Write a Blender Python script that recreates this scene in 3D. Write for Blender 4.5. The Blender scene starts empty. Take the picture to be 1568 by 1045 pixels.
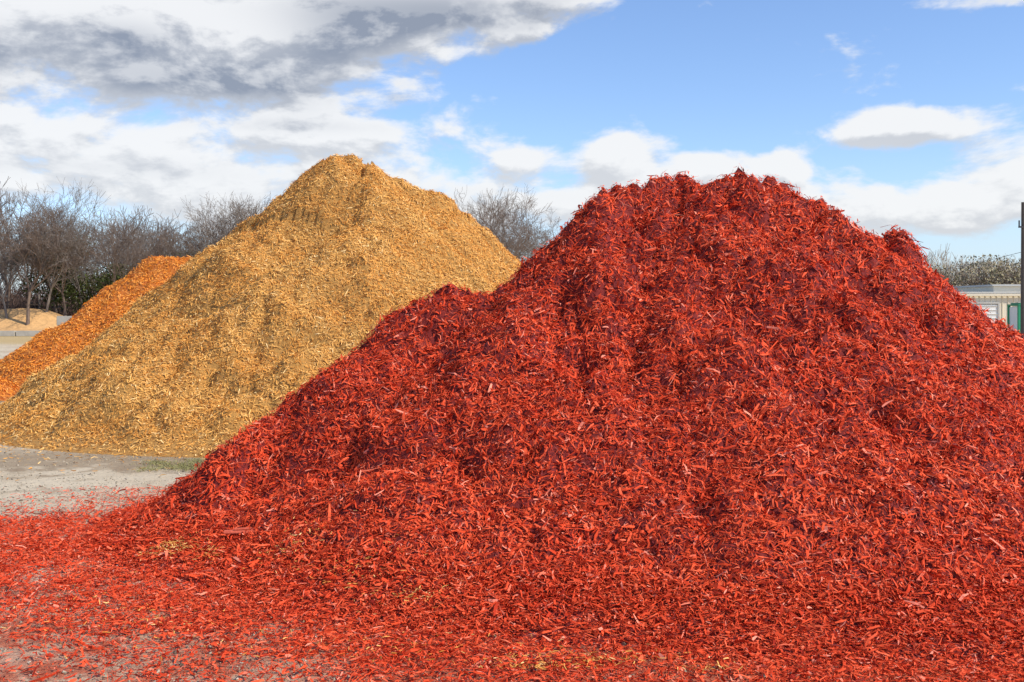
import bpy, math, numpy as np
from mathutils import Vector
R=np.random.RandomState
FPX=1655.0; CH=1.7; HZ=475.0
def P(u,v,D): return ((u-784)/FPX*D, D, CH+(HZ-v)/FPX*D)
scene=bpy.context.scene
scene.view_settings.view_transform='Standard'
scene.view_settings.look='None'
# ---------------------------------------------------------------- noise
_tab=R(7).rand(16,256,256)
def vn(x,y,s=0):
    t=_tab[s%16]
    xi=np.floor(x).astype(int); yi=np.floor(y).astype(int)
    fx=x-xi; fy=y-yi
    fx=fx*fx*fx*(fx*(fx*6-15)+10); fy=fy*fy*fy*(fy*(fy*6-15)+10)
    a=t[xi%256,yi%256]; b=t[(xi+1)%256,yi%256]; c=t[xi%256,(yi+1)%256]; d=t[(xi+1)%256,(yi+1)%256]
    return (a*(1-fx)+b*fx)*(1-fy)+(c*(1-fx)+d*fx)*fy
def fbm(x,y,o=4,s=0):
    r=0;a=1;tot=0
    for i in range(o):
        r=r+a*vn(x,y,s+i); tot+=a; a*=.5
        x,y=(x*.8-y*.6)*2.03+11.3,(x*.6+y*.8)*2.03+5.7
    return r/tot
def billow(x,y,o=3,s=0):
    r=0;a=1;tot=0
    for i in range(o):
        r=r+a*np.abs(2*vn(x,y,s+i)-1); tot+=a; a*=.55
        x,y=(x*.8-y*.6)*2.1+3.3,(x*.6+y*.8)*2.1+7.7
    return r/tot
# ---------------------------------------------------------------- node helpers
def newmat(name):
    m=bpy.data.materials.new(name); m.use_nodes=True
    nt=m.node_tree; b=nt.nodes['Principled BSDF']
    return m,nt,b
def N(nt,t,**k):
    n=nt.nodes.new(t)
    for a,v in k.items(): setattr(n,a,v)
    return n
def setin(nt,sock,v):
    if isinstance(v,bpy.types.NodeSocket): nt.links.new(v,sock)
    else: sock.default_value=v
def M(nt,op,a,b=None,c=None,clamp=False):
    n=N(nt,'ShaderNodeMath',operation=op,use_clamp=clamp)
    for i,v in enumerate((a,b,c)):
        if v is not None: setin(nt,n.inputs[i],v)
    return n.outputs[0]
def MR(nt,v,a,b,c=0.0,d=1.0,smooth=True):
    n=N(nt,'ShaderNodeMapRange'); n.interpolation_type='SMOOTHSTEP' if smooth else 'LINEAR'
    setin(nt,n.inputs[0],v)
    for i,x in enumerate((a,b,c,d)): n.inputs[i+1].default_value=x
    return n.outputs[0]
def MIX(nt,f,a,b,mode='MIX'):
    n=N(nt,'ShaderNodeMix',data_type='RGBA',blend_type=mode)
    setin(nt,n.inputs[0],f)
    for s,v in ((n.inputs[6],a),(n.inputs[7],b)):
        if isinstance(v,bpy.types.NodeSocket): nt.links.new(v,s)
        else: s.default_value=(*v,1)
    return n.outputs[2]
def RAMP(nt,f,stops):
    n=N(nt,'ShaderNodeValToRGB'); el=n.color_ramp.elements
    while len(el)<len(stops): el.new(.5)
    for e,(p,c) in zip(el,stops): e.position=p; e.color=(*c,1)
    setin(nt,n.inputs[0],f); return n.outputs[0]
def NOISE(nt,vec,scale,detail=4,rough=.55):
    n=N(nt,'ShaderNodeTexNoise'); n.inputs['Scale'].default_value=scale
    n.inputs['Detail'].default_value=detail; n.inputs['Roughness'].default_value=rough
    if vec is not None: nt.links.new(vec,n.inputs['Vector'])
    return n.outputs[0]
def POS(nt): return N(nt,'ShaderNodeNewGeometry').outputs['Position']
def BUMP(nt,b,h,dist,strength=1.0):
    n=N(nt,'ShaderNodeBump'); n.inputs['Distance'].default_value=dist; n.inputs['Strength'].default_value=strength
    nt.links.new(h,n.inputs['Height']); nt.links.new(n.outputs[0],b.inputs['Normal'])
def simple(name,col,var=.25,scale=3.0,rough=.8,bump=0.0,metal=0.0):
    m,nt,b=newmat(name); p=POS(nt)
    f=NOISE(nt,p,scale,5,.6)
    c=MIX(nt,f,tuple(x*(1-var) for x in col),tuple(min(1,x*(1+var)) for x in col))
    nt.links.new(c,b.inputs['Base Color']); b.inputs['Roughness'].default_value=rough
    b.inputs['Metallic'].default_value=metal
    if bump: BUMP(nt,b,f,bump)
    return m
def shredmat(name,stops,patch,rough=.8,spec=.12,spots=None):
    m,nt,b=newmat(name)
    at=N(nt,'ShaderNodeAttribute',attribute_name='rnd')
    c=RAMP(nt,at.outputs['Fac'],stops)
    p=POS(nt)
    f=MR(nt,NOISE(nt,p,1.3,2,.6),.35,.65)
    c=MIX(nt,f,c,MIX(nt,1.0,c,patch,'MULTIPLY'))
    nt.links.new(c,b.inputs['Base Color'])
    b.inputs['Roughness'].default_value=rough
    b.inputs['Specular IOR Level'].default_value=spec
    return m
# ---------------------------------------------------------------- mesh helpers
def rawmesh(name,verts,quads,mat,rnd=None,smooth=False,n=4):
    me=bpy.data.meshes.new(name)
    me.vertices.add(len(verts)); me.vertices.foreach_set('co',np.asarray(verts,np.float32).ravel())
    q=np.asarray(quads,np.int32)
    me.loops.add(q.size); me.loops.foreach_set('vertex_index',q.ravel())
    me.polygons.add(len(q)); me.polygons.foreach_set('loop_start',np.arange(0,q.size,n,dtype=np.int32))
    me.polygons.foreach_set('use_smooth',np.full(len(q),smooth))
    me.update(calc_edges=True)
    if rnd is not None:
        a=me.attributes.new('rnd','FLOAT','POINT'); a.data.foreach_set('value',np.asarray(rnd,np.float32))
    me.materials.append(mat)
    o=bpy.data.objects.new(name,me); scene.collection.objects.link(o)
    return o
def unit(v): return v/np.maximum(np.linalg.norm(v,axis=1,keepdims=True),1e-9)
def shreds(name,pos,nrm,L,W,mat,rs,tilt=.3,lift=.02,rnd=None):
    n=len(pos)
    r=rs.normal(size=(n,3)); t=unit(r-nrm*np.sum(r*nrm,1,keepdims=True))
    t=unit(t+nrm*rs.normal(0,tilt,(n,1)))
    s=unit(np.cross(nrm,t)); up=np.cross(t,s)
    roll=rs.normal(0,.6,(n,1)); s2=s*np.cos(roll)+up*np.sin(roll); up2=np.cross(t,s2)
    c=pos+nrm*(rs.rand(n,1)**2*lift)
    L=L[:,None]; W=W[:,None]
    bend=rs.normal(0,.12,(n,1))*L
    w0=rs.uniform(.15,1,(n,1)); w2=rs.uniform(.15,1,(n,1)); sk=rs.normal(0,.05,(n,1))*L
    V=np.empty((n,6,3))
    V[:,0]=c-t*L/2-s2*W*w0/2; V[:,1]=c-t*L/2*(1-.1)+s2*W*w0/2
    V[:,2]=c+up2*bend-s2*(W/2)+s2*sk; V[:,3]=c+up2*bend+s2*(W/2)+s2*sk
    V[:,4]=c+t*L/2-s2*W*w2/2; V[:,5]=c+t*L/2*(1-.12)+s2*W*w2/2
    base=(np.arange(n)*6)[:,None]
    Q=np.concatenate([base+np.array([[0,2,3,1]]),base+np.array([[2,4,5,3]])],1).reshape(-1,4)
    if rnd is None: rnd=rs.rand(n)
    return rawmesh(name,V.reshape(-1,3),Q,mat,np.repeat(rnd,6))
CAM=np.array([0,0,CH])
class Pile:
    def __init__(s,ridge,slope,rr,toe,noisef,cv=(0.0,1.0)):
        s.ctrl=[list(r) for r in ridge]; s.slope=slope; s.rr=rr; s.toe=toe; s.nf=noisef; s.feat=[]; s.cv=cv; s.mk()
    def mk(s):
        pts=np.array([P(*r) for r in s.ctrl]); seg=[]
        for a,b in zip(pts[:-1],pts[1:]):
            k=max(2,int(np.linalg.norm(b-a)/.12))
            for i in range(k): seg.append(a+(b-a)*i/k)
        seg.append(pts[-1]); s.r=np.array(seg)
    def calibrate(s,box,res,iters=8,maxd=110):
        tu=np.array([c[0] for c in s.ctrl],float); tv=np.array([c[1] for c in s.ctrl],float); dense=np.linspace(tu[0],tu[-1],160); dv=np.interp(dense,tu,tv)
        x0,x1,y0,y1=box; X,Y=np.meshgrid(np.arange(x0,x1,res),np.arange(y0,y1,res))
        U=784+X/Y*FPX; bw=(dense[1]-dense[0])
        bi=np.round((U-dense[0])/bw).astype(int); ok=(bi>=0)&(bi<160)
        for it in range(iters):
            Z=s.h(X,Y); V=HZ-(Z-CH)/Y*FPX
            sil=np.full(160,1e4); np.minimum.at(sil,bi[ok],V[ok])
            err=dv-sil
            for j,c in enumerate(s.ctrl):
                w=np.exp(-((dense-tu[j])/12.)**2); e=(w*err).sum()/w.sum()
                c[1]=float(np.clip(c[1]+.7*e,tv[j]-60,tv[j]+maxd))
            s.mk()
        print('calib err',np.abs(err).mean())
    def base(s,x,y):
        z=np.full(np.shape(x),-50.0)
        ca,cl=s.cv
        r2=s.rr**2
        for a,b,c in s.r:
            d=np.sqrt((x-a)**2+(y-b)**2+r2)-s.rr
            z=np.maximum(z,c-s.slope*d-ca*d/(d+cl))
        return z
    def hit(s,u,v,lo,hi):
        ys=np.arange(lo,hi,.02); xs=(u-784)/FPX*ys; zs=CH+(HZ-v)/FPX*ys
        h=s.base(xs,ys); k=np.argmax(h>=zs)
        return xs[k],ys[k]
    def h(s,x,y):
        z=s.base(x,y)
        fade=np.clip((z+.15)/.6,0.0,1)
        z=z+s.nf(x,y,z)*fade
        for f in s.feat: z=z+f(x,y)*fade
        k=s.toe
        return k*np.logaddexp(0,z/k)-.035
    def build(s,name,x0,x1,y0,y1,res,mat):
        nx=int((x1-x0)/res)+1; ny=int((y1-y0)/res)+1
        X,Y=np.meshgrid(np.linspace(x0,x1,nx),np.linspace(y0,y1,ny)); Z=s.h(X,Y)
        s.g=(x0,x1,y0,y1,nx,ny,Z)
        gy,gx=np.gradient(Z,(y1-y0)/(ny-1),(x1-x0)/(nx-1)); s.gx=gx; s.gy=gy
        V=np.stack([X,Y,Z],-1).reshape(-1,3)
        i=(np.arange(ny-1)[:,None]*nx+np.arange(nx-1)[None]).ravel()
        Q=np.stack([i,i+1,i+nx+1,i+nx],1)
        zz=Z.ravel(); keep=(zz[Q].max(1)>-.034)
        return rawmesh(name,V,Q[keep],mat,np.full(len(V),.3),True)
    def samp(s,x,y,A):
        x0,x1,y0,y1,nx,ny,Z=s.g
        fx=np.clip((x-x0)/(x1-x0)*(nx-1),0,nx-1.001); fy=np.clip((y-y0)/(y1-y0)*(ny-1),0,ny-1.001)
        i=fx.astype(int); j=fy.astype(int); fx-=i; fy-=j
        return (A[j,i]*(1-fx)+A[j,i+1]*fx)*(1-fy)+(A[j+1,i]*(1-fx)+A[j+1,i+1]*fx)*fy
    def points(s,n,rs,umax=1e9,umin=-1e9,zf=0.0):
        x0,x1,y0,y1,nx,ny,Z=s.g
        x=rs.uniform(x0,x1,n); y=rs.uniform(y0,y1,n)
        z=s.samp(x,y,Z)
        nr=unit(np.stack([-s.samp(x,y,s.gx),-s.samp(x,y,s.gy),np.ones(n)],1))
        p=np.stack([x,y,z],1)
        u=784+x/y*FPX; v=HZ-(z-CH)/y*FPX
        vis=np.sum(nr*unit(CAM-p),1)
        k=(z>.002)&(vis>-.2)&(u<umax)&(u>umin)&(v<1150)&((vis>.0)|(rs.rand(n)<.5))
        if zf: k&=(rs.rand(n)<.12+z/zf)
        return p[k],nr[k]
def dent(pile,u,v,lo,hi,rx,ry,depth):
    cx,cy=pile.hit(u,v,lo,hi)
    return lambda x,y: -depth*np.exp(-((x-cx)/rx)**2-((y-cy)/ry)**2)
def scarp(pile,uv,lo,hi,depth,decay,side=-1,soft=.16):
    pts=[pile.hit(u,v,lo,hi) for u,v in uv]
    def f(x,y):
        best=np.full(np.shape(x),1e9); sg=np.zeros(np.shape(x)); pr=np.zeros(np.shape(x))
        for j,((ax,ay),(bx,by)) in enumerate(zip(pts[:-1],pts[1:])):
            dx,dy=bx-ax,by-ay; l2=dx*dx+dy*dy
            t=np.clip(((x-ax)*dx+(y-ay)*dy)/l2,0,1)
            d=np.hypot(x-ax-t*dx,y-ay-t*dy); cr=(dx*(y-ay)-dy*(x-ax))
            m=d<best; best=np.where(m,d,best); sg=np.where(m,np.sign(cr)*d,sg); pr=np.where(m,(j+t)/(len(pts)-1),pr)
        d=sg*side
        st=1/(1+np.exp(-np.clip(d/soft,-30,30)))
        taper=np.clip(np.sin(np.pi*(.04+.92*pr)),0,1)**.6
        return -depth*st*np.exp(-(np.maximum(d,0)/decay)**2)*taper
    return f
# ================================================================ RED PILE
red_stops=[(0,(.30,.020,.009)),(.22,(.56,.050,.016)),(.55,(.74,.086,.026)),(.85,(.83,.140,.056)),(1,(.88,.29,.18))]
m_red=shredmat('red_mulch',red_stops,(.92,.80,.80))
m_redcore=simple('red_mulch_core',(.18,.011,.007),.5,30,.9,.02)
def nred(x,y,z):
    wx=x+.25*(fbm(x*2,y*2,2,9)-.5); wy=(y+.25*(fbm(x*2+9,y*2,2,10)-.5))*1.5
    up=.40+.60*np.clip(z/2,0,1.2)
    b2=billow(wx*3.0,wy*3.0,3,6)
    return up*(.34*(fbm(wx*.9,wy*.8,3,1)-.5)+.28*(billow(wx*1.4,wy*1.4,2,4)-.42)+.26*(b2-.42)+.08*(billow(x*9,y*11,2,2)-.42))
rr=[(262,830,7.6),(300,745,7.9),(370,662,8.25),(440,612,8.5),(520,580,8.7),(575,532,8.8),(612,474,8.9),(645,460,8.95),(740,450,9.05),(830,408,9.15),
 (866,352,9.2),(880,325,9.25),(925,293,9.3),(1000,277,9.35),(1060,278,9.35),(1140,270,9.35),(1200,285,9.35),(1250,308,9.35),(1270,335,9.35),(1340,362,9.35),(1420,405,9.35),
 (1450,440,9.35),(1480,472,9.35),(1530,495,9.35),(1568,520,9.3),(1640,565,9.2),(1700,610,9.1),(1850,735,8.8)]
red=Pile(rr,.66,.10,.17,nred,(.62,.9))
red.feat=[dent(red,1160,480,4,12,.42,.24,.32),dent(red,1175,345,4,12,.3,.22,.24),dent(red,865,450,4,12,.3,.22,.24),
 dent(red,620,525,4,12,.5,.2,.18),dent(red,880,525,4,12,.4,.18,.2),dent(red,430,710,4,12,.3,.2,.18),dent(red,950,350,4,12,.2,.2,.14),
 dent(red,1290,600,4,12,.4,.16,.13),dent(red,700,700,4,12,.4,.16,.10),dent(red,1010,560,4,12,.4,.14,.12),dent(red,1060,430,4,12,.3,.15,.14),dent(red,1320,440,4,12,.3,.15,.14)]
red.calibrate((-4,7.6,5,12),.06)
o_red=red.build('red_mulch_pile',-4.2,7.8,4.0,12.5,.03,m_redcore)
rs=R(11)
p,nr=red.points(740000,rs,umax=1640,zf=.25)
n=len(p); print('RED',n)
big=rs.rand(n)<.05
L=np.clip(rs.lognormal(math.log(.038),.6,n),.012,.17); W=np.clip(rs.lognormal(math.log(.0064),.5,n),.0025,.02)
L=np.where(big,rs.uniform(.05,.11,n),L); W=np.where(big,rs.uniform(.010,.020,n),W)
rv=np.clip(.5+.27*rs.normal(size=n),0,1)
o=shreds('shreds',p,nr,L,W,m_red,rs,.38,.04,rv); o.parent=o_red
# ================================================================ YELLOW PILE
yel_stops=[(0,(.42,.185,.038)),(.25,(.66,.325,.075)),(.6,(.79,.425,.112)),(.85,(.86,.525,.18)),(1,(.91,.66,.31))]
m_yel=shredmat('golden_mulch',yel_stops,(.96,.83,.68))
m_yelc=simple('golden_mulch_core',(.40,.20,.045),.5,25,.9,.02)
def nyel(x,y,z):
    wx=x+.4*(fbm(x,y,2,9)-.5); wy=(y+.4*(fbm(x+9,y,2,10)-.5))*1.3
    return (.50*(fbm(wx*.55,wy*.55,3,2)-.5)+.30*(billow(wx*1.1,wy*1.1,2,5)-.42)+.18*(billow(wx*2.8,wy*2.8,3,7)-.42))
ry=[(-10,660,14.8),(60,600,15.4),(100,570,15.8),(160,528,16.2),(200,498,16.6),(250,460,17),(330,400,17.4),(400,345,17.8),(430,310,17.9),(465,265,18),(515,239,18),
 (540,242,18),(580,261,18.1),(620,280,18.2),(670,297,18.3),(700,320,18.4),(740,360,18.5),(775,390,18.6),(800,405,18.6),(900,480,18.5),(1000,550,18),(1080,610,17)]
yel=Pile(ry,.74,.15,.14,nyel,(.85,1.4))
yel.feat=[scarp(yel,[(550,298),(538,335),(500,368),(455,402),(395,442)],10,24,.95,1.2,-1,.15),dent(yel,510,500,10,24,.4,.25,.2),dent(yel,575,350,10,24,.5,.3,.2),dent(yel,650,420,10,24,.5,.25,.15),dent(yel,430,560,10,24,.5,.25,.12)]
yel.calibrate((-9.5,6,11,22),.1)
o_yel=yel.build('golden_mulch_pile',-10,6.5,10,23,.045,m_yelc)
rs=R(12)
p,nr=yel.points(680000,rs,umax=900,zf=.3); n=len(p); print('YEL',n)
L=np.clip(rs.lognormal(math.log(.048),.45,n),.02,.14); W=rs.uniform(.006,.015,n)
o=shreds('shreds',p,nr,L,W,m_yel,rs,.30,.03,np.clip(.5+.25*rs.normal(size=n),0,1)); o.parent=o_yel
# ================================================================ ORANGE PILE
or_stops=[(0,(.50,.150,.014)),(.3,(.77,.255,.030)),(.7,(.86,.335,.055)),(1,(.91,.46,.13))]
m_or=shredmat('orange_mulch',or_stops,(.95,.88,.8))
m_orc=simple('orange_mulch_core',(.48,.14,.018),.5,20,.9,.03)
ro=[(-60,612,21),(20,575,22.5),(60,543,24),(120,497,25.5),(180,447,26.5),(215,409,27),(250,394,27),(290,397,27),(320,400,27.3),(400,470,27),(520,560,26)]
org=Pile(ro,.76,.3,.16,lambda x,y,z:nyel(x*.9+30,y*.9,z)*.8)
org.calibrate((-15,-1,18,32),.15)
o_or=org.build('orange_mulch_pile',-16,-1,18,33,.08,m_orc)
rs=R(13)
p,nr=org.points(260000,rs,umax=480,zf=.3); n=len(p); print('ORG',n)
L=np.clip(rs.lognormal(math.log(.07),.4,n),.03,.16); W=rs.uniform(.010,.024,n)
o=shreds('shreds',p,nr,L,W,m_or,rs,.33,.04); o.parent=o_or
# far tan pile
ft=[(-420,476,92),(-300,470,93),(-60,474,93),(20,473,93),(60,474,93),(80,480,93)]
ftp=Pile(ft,.6,.6,.2,lambda x,y,z:.5*(fbm(x*.4,y*.4,3,3)-.5))
m_tan=simple('tan_mulch',(.58,.33,.13),.4,3,.9,.1)
o_t=ftp.build('tan_mulch_pile',-76,-34,84,100,.25,m_tan)
# ================================================================ GROUND
m_g,nt,b=newmat('ground_yard'); p_=POS(nt); sx=N(nt,'ShaderNodeSeparateXYZ'); nt.links.new(p_,sx.inputs[0]); X,Y=sx.outputs[0],sx.outputs[1]
n1=NOISE(nt,p_,.35,5,.6); n2=NOISE(nt,p_,2.5,6,.65); n3=NOISE(nt,p_,55,4,.75); n4=NOISE(nt,p_,9,5,.65)
tan=MIX(nt,MR(nt,n1,.35,.65),(.52,.41,.27),(.64,.53,.37))
tan=MIX(nt,MR(nt,n2,.48,.72),tan,(.37,.28,.18))
tan=MIX(nt,MR(nt,n3,.53,.73),tan,(.27,.21,.14))
wet=M(nt,'MULTIPLY',MR(nt,M(nt,'ADD',Y,M(nt,'MULTIPLY',n1,5.0)),17.5,19.0),MR(nt,M(nt,'ADD',Y,M(nt,'MULTIPLY',n1,5.0)),26,22))
tan=MIX(nt,M(nt,'MULTIPLY',wet,.6),tan,(.22,.18,.13))
wet2=M(nt,'MULTIPLY',MR(nt,M(nt,'ADD',Y,M(nt,'MULTIPLY',n2,3.5)),12.9,13.6),MR(nt,M(nt,'ADD',Y,M(nt,'MULTIPLY',n2,3.5)),15.4,14.2))
tan=MIX(nt,M(nt,'MULTIPLY',wet2,.65),tan,(.26,.18,.105))
far=MR(nt,M(nt,'ADD',Y,M(nt,'MULTIPLY',n1,14.0)),58,64)
tan=MIX(nt,M(nt,'MULTIPLY',far,.8),tan,(.48,.33,.13))
farg=MR(nt,Y,100,125); tan=MIX(nt,farg,tan,(.12,.10,.05))
redm=MR(nt,M(nt,'ADD',M(nt,'ADD',Y,M(nt,'MULTIPLY',n2,1.6)),M(nt,'MULTIPLY',X,-.02)),9.9,9.0)
redm=M(nt,'MULTIPLY',redm,MR(nt,M(nt,'MULTIPLY_ADD',n2,.5,M(nt,'MULTIPLY',n4,.5)),.40,.60,.20,.92))
redm=M(nt,'MAXIMUM',redm,M(nt,'MULTIPLY',MR(nt,X,-1.6,-.4),.9))
redm=M(nt,'MULTIPLY',redm,MR(nt,Y,10,9))
col=MIX(nt,redm,tan,MIX(nt,MR(nt,n3,.3,.7),(.26,.034,.016),(.60,.14,.06)))
nt.links.new(col,b.inputs['Base Color']); b.inputs['Roughness'].default_value=.9; b.inputs['Specular IOR Level'].default_value=.15
hh=M(nt,'ADD',M(nt,'MULTIPLY',n3,.35),n4); BUMP(nt,b,hh,.035,.9)
S=3000
o_g=rawmesh('ground',[(-S,-S,0),(S,-S,0),(S,S,0),(-S,S,0)],[(0,1,2,3)],m_g)
# scattered mulch on ground
rs=R(21); n=620000
x=rs.uniform(-6.0,4,n); y=rs.uniform(4.2,10.3,n)
m1=fbm(x*.8,y*2.0,4,3); m2=fbm(x*3,y*4.5,3,8)
u=784+x/y*FPX
edge=np.clip((9.35-1.6*m2-y)/.8,0,1)
dens=np.clip((m1-.36)/.15,0.12,1)*np.clip((m2-.30)/.22,.16,1)*edge
rd=red.base(x,y)
near=np.clip(1.15+(rd-.0)/1.1,0,1)
dens=np.maximum(dens*.8,near*(.5+.5*np.clip((m2-.3)/.25,0,1))*np.clip((9.3-y)/.8,.15,1))
tail=(.015*np.exp(-np.maximum(y-9,0)/.6))
k=(rs.rand(n)<np.maximum(dens,tail))&(u>-90)&(u<1640)&(rd<.2)
x=x[k];y=y[k];n=len(x); print('GR',n)
gz=np.maximum(red.samp(x,y,red.g[6]),0)*(x>-4.2)
pos=np.stack([x,y,gz+.006+.012*rs.rand(n)],1); nz=unit(np.stack([rs.normal(0,.15,n),rs.normal(0,.15,n),np.ones(n)],1))
L=np.clip(rs.lognormal(math.log(.034),.55,n),.01,.13); W=np.clip(rs.lognormal(math.log(.0058),.5,n),.0025,.018)
shreds('scattered_red_mulch',pos,nz,L,W,m_red,rs,.2,.02,np.clip(.5+.26*rs.normal(size=n),0,1))
# golden shreds spilled among the red
P2=[]
for (u0,v0,du,dv,c) in [(270,860,50,7,220),(320,872,30,6,50),(460,885,60,18,140),(560,915,90,20,110),(640,940,60,12,70),(900,1018,160,12,150),(1090,1032,60,8,40),(200,960,200,60,140),(820,1030,70,8,90),(600,1000,250,30,110)]:
    uu=rs.normal(u0,du*.5,c); vv=np.maximum(rs.normal(v0,dv*.5,c),560); D=CH*FPX/(vv-HZ)
    P2.append(np.stack([(uu-784)/FPX*D,D],1))
q=np.concatenate(P2); zq=np.maximum(red.h(q[:,0],q[:,1]),0)
pos=np.stack([q[:,0],q[:,1],zq+.03],1); n=len(pos)
shreds('scattered_golden_mulch',pos,np.tile([0,0,1.],(n,1)),rs.uniform(.02,.055,n),rs.uniform(.003,.007,n),shredmat('golden_spill',yel_stops,(.9,.7,.5)),rs,.15,.01)
n=60000; x=rs.uniform(-12,1,n); y=rs.uniform(10.5,26,n); bz=np.maximum(yel.base(x,y),org.base(x,y))
k=(rs.rand(n)<np.exp(np.minimum(bz,0)/.35)*.8+.01)&(bz<.1)
x=x[k];y=y[k];n=len(x); pos=np.stack([x,y,np.full(n,.012)],1)
shreds('scattered_golden_mulch',pos,np.tile([0,0,1.],(n,1)),rs.uniform(.03,.09,n),rs.uniform(.006,.014,n),m_yel,rs,.1,.01)
# gravel
def octs(name,pos,rad,mat,rs):
    n=len(pos); d=np.array([[1,0,0],[0,1,0],[-1,0,0],[0,-1,0],[0,0,1],[0,0,-1]],float)
    V=pos[:,None]+d[None]*rad[:,None,None]*rs.uniform(.5,1.2,(n,6,1))*np.array([1,1,.6])+rs.normal(0,.15,(n,6,3))*rad[:,None,None]
    f=np.array([[0,1,4],[1,2,4],[2,3,4],[3,0,4],[1,0,5],[2,1,5],[3,2,5],[0,3,5]])
    F=((np.arange(n)*6)[:,None,None]+f[None]).reshape(-1,3)
    return rawmesh(name,V.reshape(-1,3),F,mat,np.repeat(rs.rand(n),6),False,3)
n=40000; x=rs.uniform(-6.5,1.5,n); y=4.3+rs.rand(n)**1.5*10; k=(red.base(x,y)<-.1)&(fbm(x*.9,y*1.3,3,12)+rs.rand(n)*.35>.58)
x=x[k];y=y[k]
octs('gravel',np.stack([x,y,np.full(len(x),.003)],1),np.clip(rs.lognormal(math.log(.006),.5,len(x)),.002,.02),
  shredmat('gravel_stone',[(0,(.14,.11,.08)),(.5,(.36,.30,.21)),(1,(.60,.51,.38))],(.8,.8,.8)),rs)
def boxmesh(name,parts,mat,parent=None,bev=.0):
    import bmesh
    from mathutils import Matrix
    bm=bmesh.new()
    for (cx,cy,cz,sx_,sy_,sz_,rz) in parts:
        mt=Matrix.Translation((float(cx),float(cy),float(cz)))@Matrix.Rotation(rz,4,'Z')@Matrix.Diagonal((sx_,sy_,sz_,1))
        bmesh.ops.create_cube(bm,size=1,matrix=mt)
    if bev: bmesh.ops.bevel(bm,geom=bm.edges[:],offset=bev,segments=2,affect='EDGES')
    me=bpy.data.meshes.new(name); bm.to_mesh(me); bm.free(); me.materials.append(mat)
    o=bpy.data.objects.new(name,me); scene.collection.objects.link(o)
    if parent: o.parent=parent
    return o
cx,cy=P(368,818,7.3)[:2]; zz=float(red.h(np.array([cx]),np.array([cy]))[0])
o=boxmesh('wood_splinter',[(cx,cy,max(zz,0)+.04,.22,.045,.02,.15),(cx+.03,cy+.01,max(zz,0)+.058,.15,.028,.013,.25)],simple('splinter_wood',(.60,.12,.06),.3,20,.8,.01),None,.005)
# grass tufts
rs=R(31); n=1500; c0=rs.randint(0,16,n); cu=rs.uniform(230,330,16); cv=rs.uniform(706,722,16); D=CH*FPX/(cv-HZ)
gx=(cu-784)/FPX*D; gp=np.stack([gx[c0]+rs.normal(0,.09,n),D[c0]+rs.normal(0,.09,n),np.full(n,.02)],1)
shreds('grass_tufts',gp,unit(np.stack([rs.normal(0,1,n),rs.normal(0,1,n),.3*np.ones(n)],1)),rs.uniform(.03,.07,n),rs.uniform(.003,.006,n),simple('grass',(.26,.24,.09),.4,5),rs,.6,.0)
# ================================================================ YARD STRUCTURES (left)
m_conc=simple('weathered_concrete',(.44,.40,.33),.35,2.5,.9,.02)
e=bpy.data.objects.new('concrete_block_wall',None); scene.collection.objects.link(e)
x0=P(90,0,72)[0]
for r_ in range(2):
    for i in range(5):
        boxmesh('block_%d'%(r_*5+i+1),[(x0+.75+i*1.53,72+.02*((i*7+r_*3)%3),.36+r_*.63,1.5,.75,.61,0.01*((i*5+r_)%3-1))],m_conc,e,.03)
e2=bpy.data.objects.new('concrete_kerb',None); scene.collection.objects.link(e2)
for i in range(9):
    boxmesh('kerb_%d'%(i+1),[(-27.5-i*3.05,70+.03*(i%2),.17,3.0,.5,.36,.004*(i%3))],m_conc,e2,.03)
# flatbed trailer
m_dk=simple('dark_steel',(.035,.035,.04),.4,4,.6); m_ty=simple('tyre_rubber',(.02,.02,.02),.3,5,.9); m_wd=simple('deck_timber',(.16,.12,.08),.3,6,.8)
tr=bpy.data.objects.new('flatbed_trailer',None); scene.collection.objects.link(tr)
tx=P(72,0,104)[0]; ty=104
boxmesh('deck',[(tx,ty,2.2,3.0,2.2,.14,0)],m_wd,tr,.02)
boxmesh('frame',[(tx,ty-.8,2.0,2.9,.12,.22,0),(tx,ty+.8,2.0,2.9,.12,.22,0),(tx+1.4,ty,1.98,.1,2.1,.25,0),(tx-1.4,ty,2.3,.1,2.1,.5,0)],m_dk,tr,.01)
def cyl(name,c,r,d,mat,parent,axis='Y',seg=20,r2=None):
    bpy.ops.mesh.primitive_cone_add(vertices=seg,radius1=r,radius2=r if r2 is None else r2,depth=d,location=c,rotation=(math.pi/2,0,0) if axis=='Y' else (0,0,0))
    o=bpy.context.object; o.name=name; o.data.materials.append(mat)
    if parent: o.parent=parent
    return o
for i,dx in enumerate((-.9,.1,1.1)): cyl('wheel_%d'%(i+1),(tx+dx,ty-1.1,.5),.5,.28,m_ty,tr)
boxmesh('axle_support',[(tx,ty,1.15,2.6,1.4,1.5,0)],m_dk,tr,.02)
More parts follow.
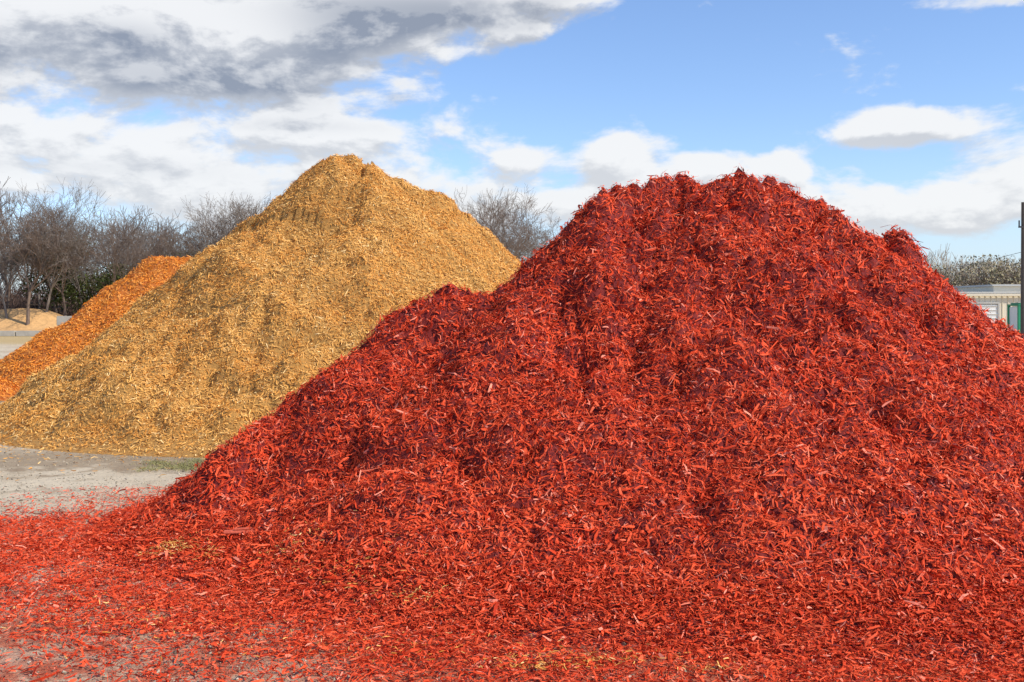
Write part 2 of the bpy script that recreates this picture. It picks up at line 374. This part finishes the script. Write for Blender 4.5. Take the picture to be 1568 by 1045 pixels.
# ================================================================ TREES
def seg_mesh(name,S,mat,k=3):
    S=np.array(S); p0=S[:,0:3];p1=S[:,3:6];r0=S[:,6:7];r1=S[:,7:8]; n=len(S)
    t=unit(p1-p0); a=np.where(np.abs(t[:,2:3])<.9,np.array([[0,0,1.]]),np.array([[1.,0,0]])); s=unit(np.cross(t,a)); q=np.cross(t,s)
    V=np.empty((n,2*k,3))
    for i in range(k):
        an=2*math.pi*i/k; d=s*math.cos(an)+q*math.sin(an)
        V[:,i]=p0+d*r0; V[:,k+i]=p1+d*r1
    Q=[]
    for i in range(k): j=(i+1)%k; Q.append([i,j,k+j,k+i])
    Q=((np.arange(n)*2*k)[:,None,None]+np.array(Q)[None]).reshape(-1,4)
    return rawmesh(name,V.reshape(-1,3),Q,mat,None,True)
def tree_segs(seed,H=12,spread=.55,depth=6,rmin=.016,trunk=.2):
    rs=R(seed); S=[]
    def grow(p,d,L,r,lv):
        nseg=3 if lv<2 else 2
        for i in range(nseg):
            d=d+rs.normal(0,.10+.03*lv,3); d[2]+=.08; d=d/np.linalg.norm(d)
            q=p+d*L/nseg; r2=max(r*(.86 if lv<3 else .75),rmin*.8); S.append([*p,*q,r,r2])
            p=q; r=r2
            if lv>0 and lv<depth and rs.rand()<.75: side(p,d,L*.62,r*.55,lv+1)
        if lv<depth:
            for c in range(2 if lv>0 else 4):
                side(p,d,L*rs.uniform(.66,.86),r*.72,lv+1,spread)
    def side(p,d,L,r,lv,sp=.75):
        v=rs.normal(size=3); v-=d*v.dot(d); v/=np.linalg.norm(v); nd=d+v*sp*rs.uniform(.6,1.3); nd/=np.linalg.norm(nd)
        grow(p,nd,L,max(r,rmin),lv)
    grow(np.zeros(3),np.array([0,0,1.]),H*.26,trunk,0)
    S=np.array(S); s=H/S[:,5].max(); S[:,:6]*=s
    return S
m_bark=simple('grey_bark',(.21,.175,.145),.35,1.5,.95)
m_bark2=simple('brown_bark',(.17,.12,.09),.35,1.5,.95)
m_thick=simple('thicket_twigs',(.13,.08,.06),.5,.4,.95)
protos=[tree_segs(100+i,12,.42+.05*i,5,.022,.22) for i in range(5)]
protos.append(tree_segs(207,12,.50,6,.011,.2)); protos.append(tree_segs(208,12,.58,6,.011,.2))
rs=R(41)
meshes=[]
row=bpy.data.objects.new('distant_tree_row',None); scene.collection.objects.link(row)
for i,Sg in enumerate(protos):
    print('tree segs',len(Sg))
    o=seg_mesh('tree_%d'%(i+1),Sg,m_bark if i%2 else m_bark2); meshes.append(o.data); bpy.data.objects.remove(o)
def put(mi,u,D,vtop,parent,name='tree'):
    X_,Y_,Z_=P(u,vtop,D)
    o=bpy.data.objects.new(name,meshes[mi]); scene.collection.objects.link(o)
    s=Z_/12; o.scale=(s*rs.uniform(.8,1.05),s*rs.uniform(.8,1.05),s); o.rotation_euler=(0,0,rs.uniform(0,6.3)); o.location=(X_,Y_,-.05)
    if parent: o.parent=parent
    return o
i=0
for u in np.arange(-160,450,17):
    top=330+25*math.sin(u*.021)+rs.normal(0,20)
    if 0<u<90: top-=30
    if 290<u<420: top-=18
    if 200<u<270: top+=12
    put(i%5,u+rs.normal(0,7),rs.uniform(100,135),top,row,'tree_%d'%i); i+=1
for u,v in [(15,325),(42,288),(65,276),(100,300),(130,318),(180,312),(215,335),(280,325),(315,300),(345,292),(390,288),(415,290)]:
    put(5+i%2,u,rs.uniform(90,98),v,row,'tree_%d'%i); i+=1
for mi,u,v,D in [(5,712,280,70),(6,778,280,66),(6,822,315,75),(5,660,315,75),(5,745,286,80)]:
    put(mi,u,D,v,None,'bare_tree')
# thicket
n=38000; x=rs.uniform(-95,-15,n); y=rs.uniform(100,128,n); h=(1.5+5.5*rs.rand(n)**2.0)*(.6+.8*fbm(x*.15,y*.1,3,2)); z0=rs.rand(n)*h*.7
d=unit(np.stack([rs.normal(0,.45,n),rs.normal(0,.45,n),np.ones(n)],1)); l=(rs.uniform(.6,2.2,n))[:,None]
p0=np.stack([x,y,z0],1); p1=p0+d*l
o=seg_mesh('brush_thicket',np.concatenate([p0,p1,np.full((n,1),.035),np.full((n,1),.015)],1),m_thick)
def leafy(name,cu,vt,D,w,mat,seed,cnt=5000,leaf=.16):
    rs=R(seed); X_,Y_,H=P(cu,vt,D)
    e=bpy.data.objects.new(name,None); scene.collection.objects.link(e)
    S=tree_segs(seed,H*.95,.5,4,.03,.18); S[:,[0,3]]+=X_; S[:,[1,4]]+=Y_
    o=seg_mesh('trunk_and_limbs',S,m_bark2); o.parent=e
    nc=38; cc=np.stack([rs.normal(0,w*.36,nc),rs.normal(0,w*.36,nc),H*(.32+.6*rs.rand(nc))],1)
    f=1-.55*np.abs(cc[:,2]/H-.5); cc[:,:2]*=f[:,None]
    k=rs.randint(0,nc,cnt); pp=cc[k]+rs.normal(0,.32*w/3,(cnt,3))*np.array([1,1,.8])+np.array([X_,Y_,0])
    pp[:,2]=np.clip(pp[:,2],.3,H)
    o=shreds('foliage',pp,unit(rs.normal(size=(cnt,3))),rs.uniform(.5,1.2,cnt)*leaf*1.6,rs.uniform(.5,1,cnt)*leaf,mat,rs,.5,0); o.parent=e
m_leaf=shredmat('olive_foliage',[(0,(.03,.035,.012)),(.5,(.07,.08,.025)),(1,(.13,.14,.05))],(.7,.8,.6))
leafy('evergreen_tree',88,352,97,4.5,m_leaf,51,3500)
leafy('evergreen_tree',265,385,99,5,m_leaf,52,3500)
leafy('evergreen_tree',150,405,99,6,m_leaf,53,3000)
leafy('evergreen_tree',205,410,96,5,m_leaf,54,3000)
# right-hand distant pale woods
m_pale=shredmat('pale_winter_foliage',[(0,(.26,.21,.13)),(.5,(.38,.32,.20)),(1,(.48,.42,.26))],(.9,.9,.8))
m_palet=simple('pale_twigs',(.36,.29,.21),.3,.4,.95)
n=26000; x=rs.uniform(50,120,n); y=rs.uniform(150,175,n); h=(8.0*(.5+1.0*fbm(x*.12,y*.05,3,6))); z0=h*rs.rand(n)**.8
d=unit(np.stack([rs.normal(0,.5,n),rs.normal(0,.5,n),np.ones(n)],1)); l=(rs.uniform(.5,1.8,n))[:,None]
p0=np.stack([x,y,z0],1)
seg_mesh('distant_woods',np.concatenate([p0,p0+d*l,np.full((n,1),.035),np.full((n,1),.02)],1),m_palet)
leafy('leafing_tree',1510,394,140,9,m_pale,61,1500,.22)
leafy('leafing_tree',1450,405,145,7,m_pale,62,900,.22)
leafy('leafing_tree',1560,398,138,7,m_pale,63,1200,.22)
# ================================================================ BUILDING right
m_cream=simple('cream_metal_siding',(.74,.66,.50),.08,.6,.6); m_trim=simple('white_trim',(.75,.75,.72),.06,1,.5); m_door=simple('white_roller_door',(.78,.76,.70),.06,2,.5); m_roof=simple('grey_metal_roof',(.50,.48,.43),.15,1,.6)
bd=bpy.data.objects.new('warehouse_building',None); scene.collection.objects.link(bd)
bx0=P(1468,0,80)[0]; 
boxmesh('walls',[(bx0+9,85,1.45,18,10,2.9,0),(P(1540,0,80)[0]+7,86.5,1.75,14,9,3.5,0)],m_cream,bd)
boxmesh('siding_ribs',[(bx0+.3+i*.42,79.98,1.42,.05,.05,2.75,0) for i in range(42)],m_cream,bd)
boxmesh('roof',[(bx0+9,85,2.98,18.5,10.2,.14,0),(P(1540,0,80)[0]+7,86.5,3.57,14.4,9.4,.14,0)],m_roof,bd,.02)
boxmesh('eave_trim',[(bx0+9,79.8,2.82,18.5,.12,.16,0)],m_cream,bd)
for i,dx in enumerate((1.9,5.4,9.2)):
    boxmesh('roller_door_%d'%(i+1),[(bx0+dx,79.93,1.05,1.9,.06,2.1,0)]+[(bx0+dx,79.88,.2+kk*.3,1.9,.05,.03,0) for kk in range(7)],m_door,bd)
    boxmesh('door_frame_%d'%(i+1),[(bx0+dx-1.01,79.9,1.08,.12,.14,2.16,0),(bx0+dx+1.01,79.9,1.08,.12,.14,2.16,0),(bx0+dx,79.9,2.22,2.14,.14,.12,0)],m_roof,bd)
m_green=simple('green_plastic',(.02,.26,.12),.15,2,.5)
pt=bpy.data.objects.new('portable_toilet',None); scene.collection.objects.link(pt)
px=P(1551,0,55)[0]+.6; py=55
boxmesh('cabin',[(px,py,.98,1.1,1.1,1.74,0)],m_trim,pt,.02)
boxmesh('corner_posts',[(px+a*.55,py+b_*.55,1.0,.12,.12,1.84,0) for a in(-1,1) for b_ in(-1,1)],m_green,pt,.01)
boxmesh('roof',[(px,py,1.95,1.26,1.26,.08,0),(px,py,2.02,1.0,1.0,.08,0)],m_green,pt,.02)
boxmesh('base',[(px,py,.06,1.26,1.26,.1,0)],m_green,pt,.01)
boxmesh('door',[(px,py-.565,.98,.74,.03,1.68,0)],m_green,pt,.01)
# utility pole
m_pole=simple('weathered_pole_wood',(.10,.08,.065),.3,4,.9)
up=bpy.data.objects.new('utility_pole',None); scene.collection.objects.link(up)
ux,uy,uz=P(1567,310,50)
cyl('pole',(ux,uy,uz/2),.13,uz,m_pole,up,'Z',14,.09)
boxmesh('bracket',[(ux-.16,uy-.1,uz-1.15,.22,.06,.08,0),(ux-.24,uy-.1,uz-1.0,.05,.05,.3,0)],m_dk,up)
def wire(name,a,b_,sag,parent):
    pts=[(np.array(a)*(1-t)+np.array(b_)*t-np.array([0,0,sag*4*t*(1-t)])) for t in np.linspace(0,1,25)]
    S=[[*p,*q,.012,.012] for p,q in zip(pts[:-1],pts[1:])]
    o=seg_mesh(name,S,m_dk); o.parent=parent
wire('wire_1',(ux,uy,4.4),(P(1330,415,120)),.6,up)
wire('wire_2',(ux,uy,uz-.5),(45,-5,7.2),.5,up)
# ================================================================ SKY
EL,AZ=math.radians(42),math.radians(115)   # azimuth from +Y toward +X
w=bpy.data.worlds.new('World'); scene.world=w; w.use_nodes=True; nt=w.node_tree
bg=nt.nodes['Background']; out=nt.nodes['World Output']
sk=N(nt,'ShaderNodeTexSky'); sk.sky_type='NISHITA'; sk.sun_disc=False; sk.sun_elevation=EL; sk.sun_rotation=AZ
sk.altitude=0; sk.air_density=1.0; sk.dust_density=.3; sk.ozone_density=2.6
nt.links.new(MIX(nt,1.0,sk.outputs[0],(1.03,1.10,1.28),'MULTIPLY'),bg.inputs[0]); bg.inputs[1].default_value=.15
def VM(nt,op,a,b,c=None):
    n=N(nt,'ShaderNodeVectorMath',operation=op)
    for i_,v in enumerate((a,b,c)):
        if v is not None: setin(nt,n.inputs[i_],v)
    return n.outputs[1] if op=='DOT_PRODUCT' else n.outputs[0]
def blobsum(nt,F,vec,blobs):
    for (u,v,ru,rv,am) in blobs:
        a0=math.atan((u-784)/FPX); e0=math.atan((HZ-v)/FPX*math.cos(a0)); sa=FPX/ru; se=FPX/rv
        q=VM(nt,'MULTIPLY_ADD',vec,(sa,se,0),(-a0*sa,-e0*se,0))
        ex=M(nt,'POWER',1/2.718,VM(nt,'DOT_PRODUCT',q,q))
        F=M(nt,'MULTIPLY_ADD',ex,am,F)
    return F
blobs=[(180,40,430,75,.60),(480,50,150,60,.42),(700,0,190,38,.58),(260,120,260,34,.32),(800,50,50,20,.34),
 (120,215,330,55,.36),(560,205,200,30,.36),(350,290,500,50,.34),(945,242,42,34,.56),(1090,262,85,28,.54),(1200,258,38,30,.52),(830,240,90,22,.34),
 (1395,192,120,28,.62),(1540,285,130,38,.46),(1400,340,300,50,.30),(900,320,400,45,.32),(1560,-5,110,18,.42),(1000,100,200,60,-.2)]
g=bpy.data.node_groups.new('cloud_field','ShaderNodeTree')
g.interface.new_socket('v',in_out='INPUT',socket_type='NodeSocketVector'); g.interface.new_socket('F',in_out='OUTPUT',socket_type='NodeSocketFloat')
gi=g.nodes.new('NodeGroupInput'); go=g.nodes.new('NodeGroupOutput'); V_=gi.outputs[0]
Vs=VM(g,'MULTIPLY',V_,(1,1.9,1))
warp=NOISE(g,Vs,6,1,.5)
Vw=N(g,'ShaderNodeVectorMath',operation='SCALE'); Vw.inputs[0].default_value=(1,.8,0); g.links.new(M(g,'MULTIPLY',warp,.06),Vw.inputs['Scale'])
nz=NOISE(g,VM(g,'ADD',Vs,Vw.outputs[0]),10,6,.58)
F=blobsum(g,M(g,'MULTIPLY_ADD',nz,1.4,-.70),V_,blobs)
g.links.new(F,go.inputs[0])
tc=N(nt,'ShaderNodeTexCoord'); sp=N(nt,'ShaderNodeSeparateXYZ'); nt.links.new(tc.outputs['Generated'],sp.inputs[0])
az=M(nt,'ARCTAN2',sp.outputs[0],sp.outputs[1]); el=M(nt,'ARCSINE',sp.outputs[2])
cv=N(nt,'ShaderNodeCombineXYZ'); nt.links.new(az,cv.inputs[0]); nt.links.new(el,cv.inputs[1]); AV=cv.outputs[0]
def field(off):
    n=N(nt,'ShaderNodeGroup'); n.node_tree=g
    nt.links.new(VM(nt,'ADD',AV,off),n.inputs[0]); return n.outputs[0]
F0=field((0,0,0)); F1=field((.005,.013,0))
cov=MR(nt,F0,.12,.37)
sh=M(nt,'SUBTRACT',F1,F0)
cloud_shade=blobsum(nt,0.0,AV,[(330,125,300,32,.50),(680,18,190,36,.80),(520,60,80,60,.38),(20,70,120,30,.3),(200,60,70,25,.4),(1440,226,60,10,.3),(100,255,300,14,.26),(400,190,160,10,.28),(1560,0,120,20,.6),(620,300,200,14,.25)])  # grey underside shading painted into the cloud colour at set spots
dark=M(nt,'ADD',M(nt,'MULTIPLY',MR(nt,sh,-.10,.17),.62),M(nt,'MULTIPLY',cloud_shade,MR(nt,F0,.2,.6)),clamp=True)
high=MR(nt,el,.12,.2)
dark=M(nt,'MULTIPLY',dark,M(nt,'MULTIPLY_ADD',high,.36,.64))
cc=MIX(nt,dark,(.95,.955,.96),(.30,.34,.42))
bg2=N(nt,'ShaderNodeBackground'); nt.links.new(cc,bg2.inputs[0]); bg2.inputs[1].default_value=.98
haze=MR(nt,el,.15,-.01,0,.6)
hz=N(nt,'ShaderNodeBackground'); hz.inputs[0].default_value=(.58,.73,.91,1); hz.inputs[1].default_value=1.0
mh=N(nt,'ShaderNodeMixShader'); nt.links.new(haze,mh.inputs[0]); nt.links.new(bg.outputs[0],mh.inputs[1]); nt.links.new(hz.outputs[0],mh.inputs[2])
mx=N(nt,'ShaderNodeMixShader'); nt.links.new(M(nt,'MULTIPLY',cov,.94),mx.inputs[0]); nt.links.new(mh.outputs[0],mx.inputs[1]); nt.links.new(bg2.outputs[0],mx.inputs[2]); nt.links.new(mx.outputs[0],out.inputs[0])
# ================================================================ SUN + CAMERA
sd=bpy.data.lights.new('sun','SUN'); sd.energy=5.0; sd.angle=math.radians(.5); sd.color=(1,.94,.84)
so=bpy.data.objects.new('sun',sd); scene.collection.objects.link(so)
dv=Vector((math.sin(AZ)*math.cos(EL),math.cos(AZ)*math.cos(EL),math.sin(EL))); so.rotation_euler=dv.to_track_quat('Z','Y').to_euler(); so.location=dv*50
cd=bpy.data.cameras.new('camera'); cd.sensor_width=36; cd.lens=36*FPX/1568; cd.shift_y=-(522.5-HZ)/1568; cd.clip_end=6000; cd.clip_start=.1
co=bpy.data.objects.new('camera',cd); scene.collection.objects.link(co); co.location=(0,0,CH); co.rotation_euler=(math.pi/2,0,0); scene.camera=co
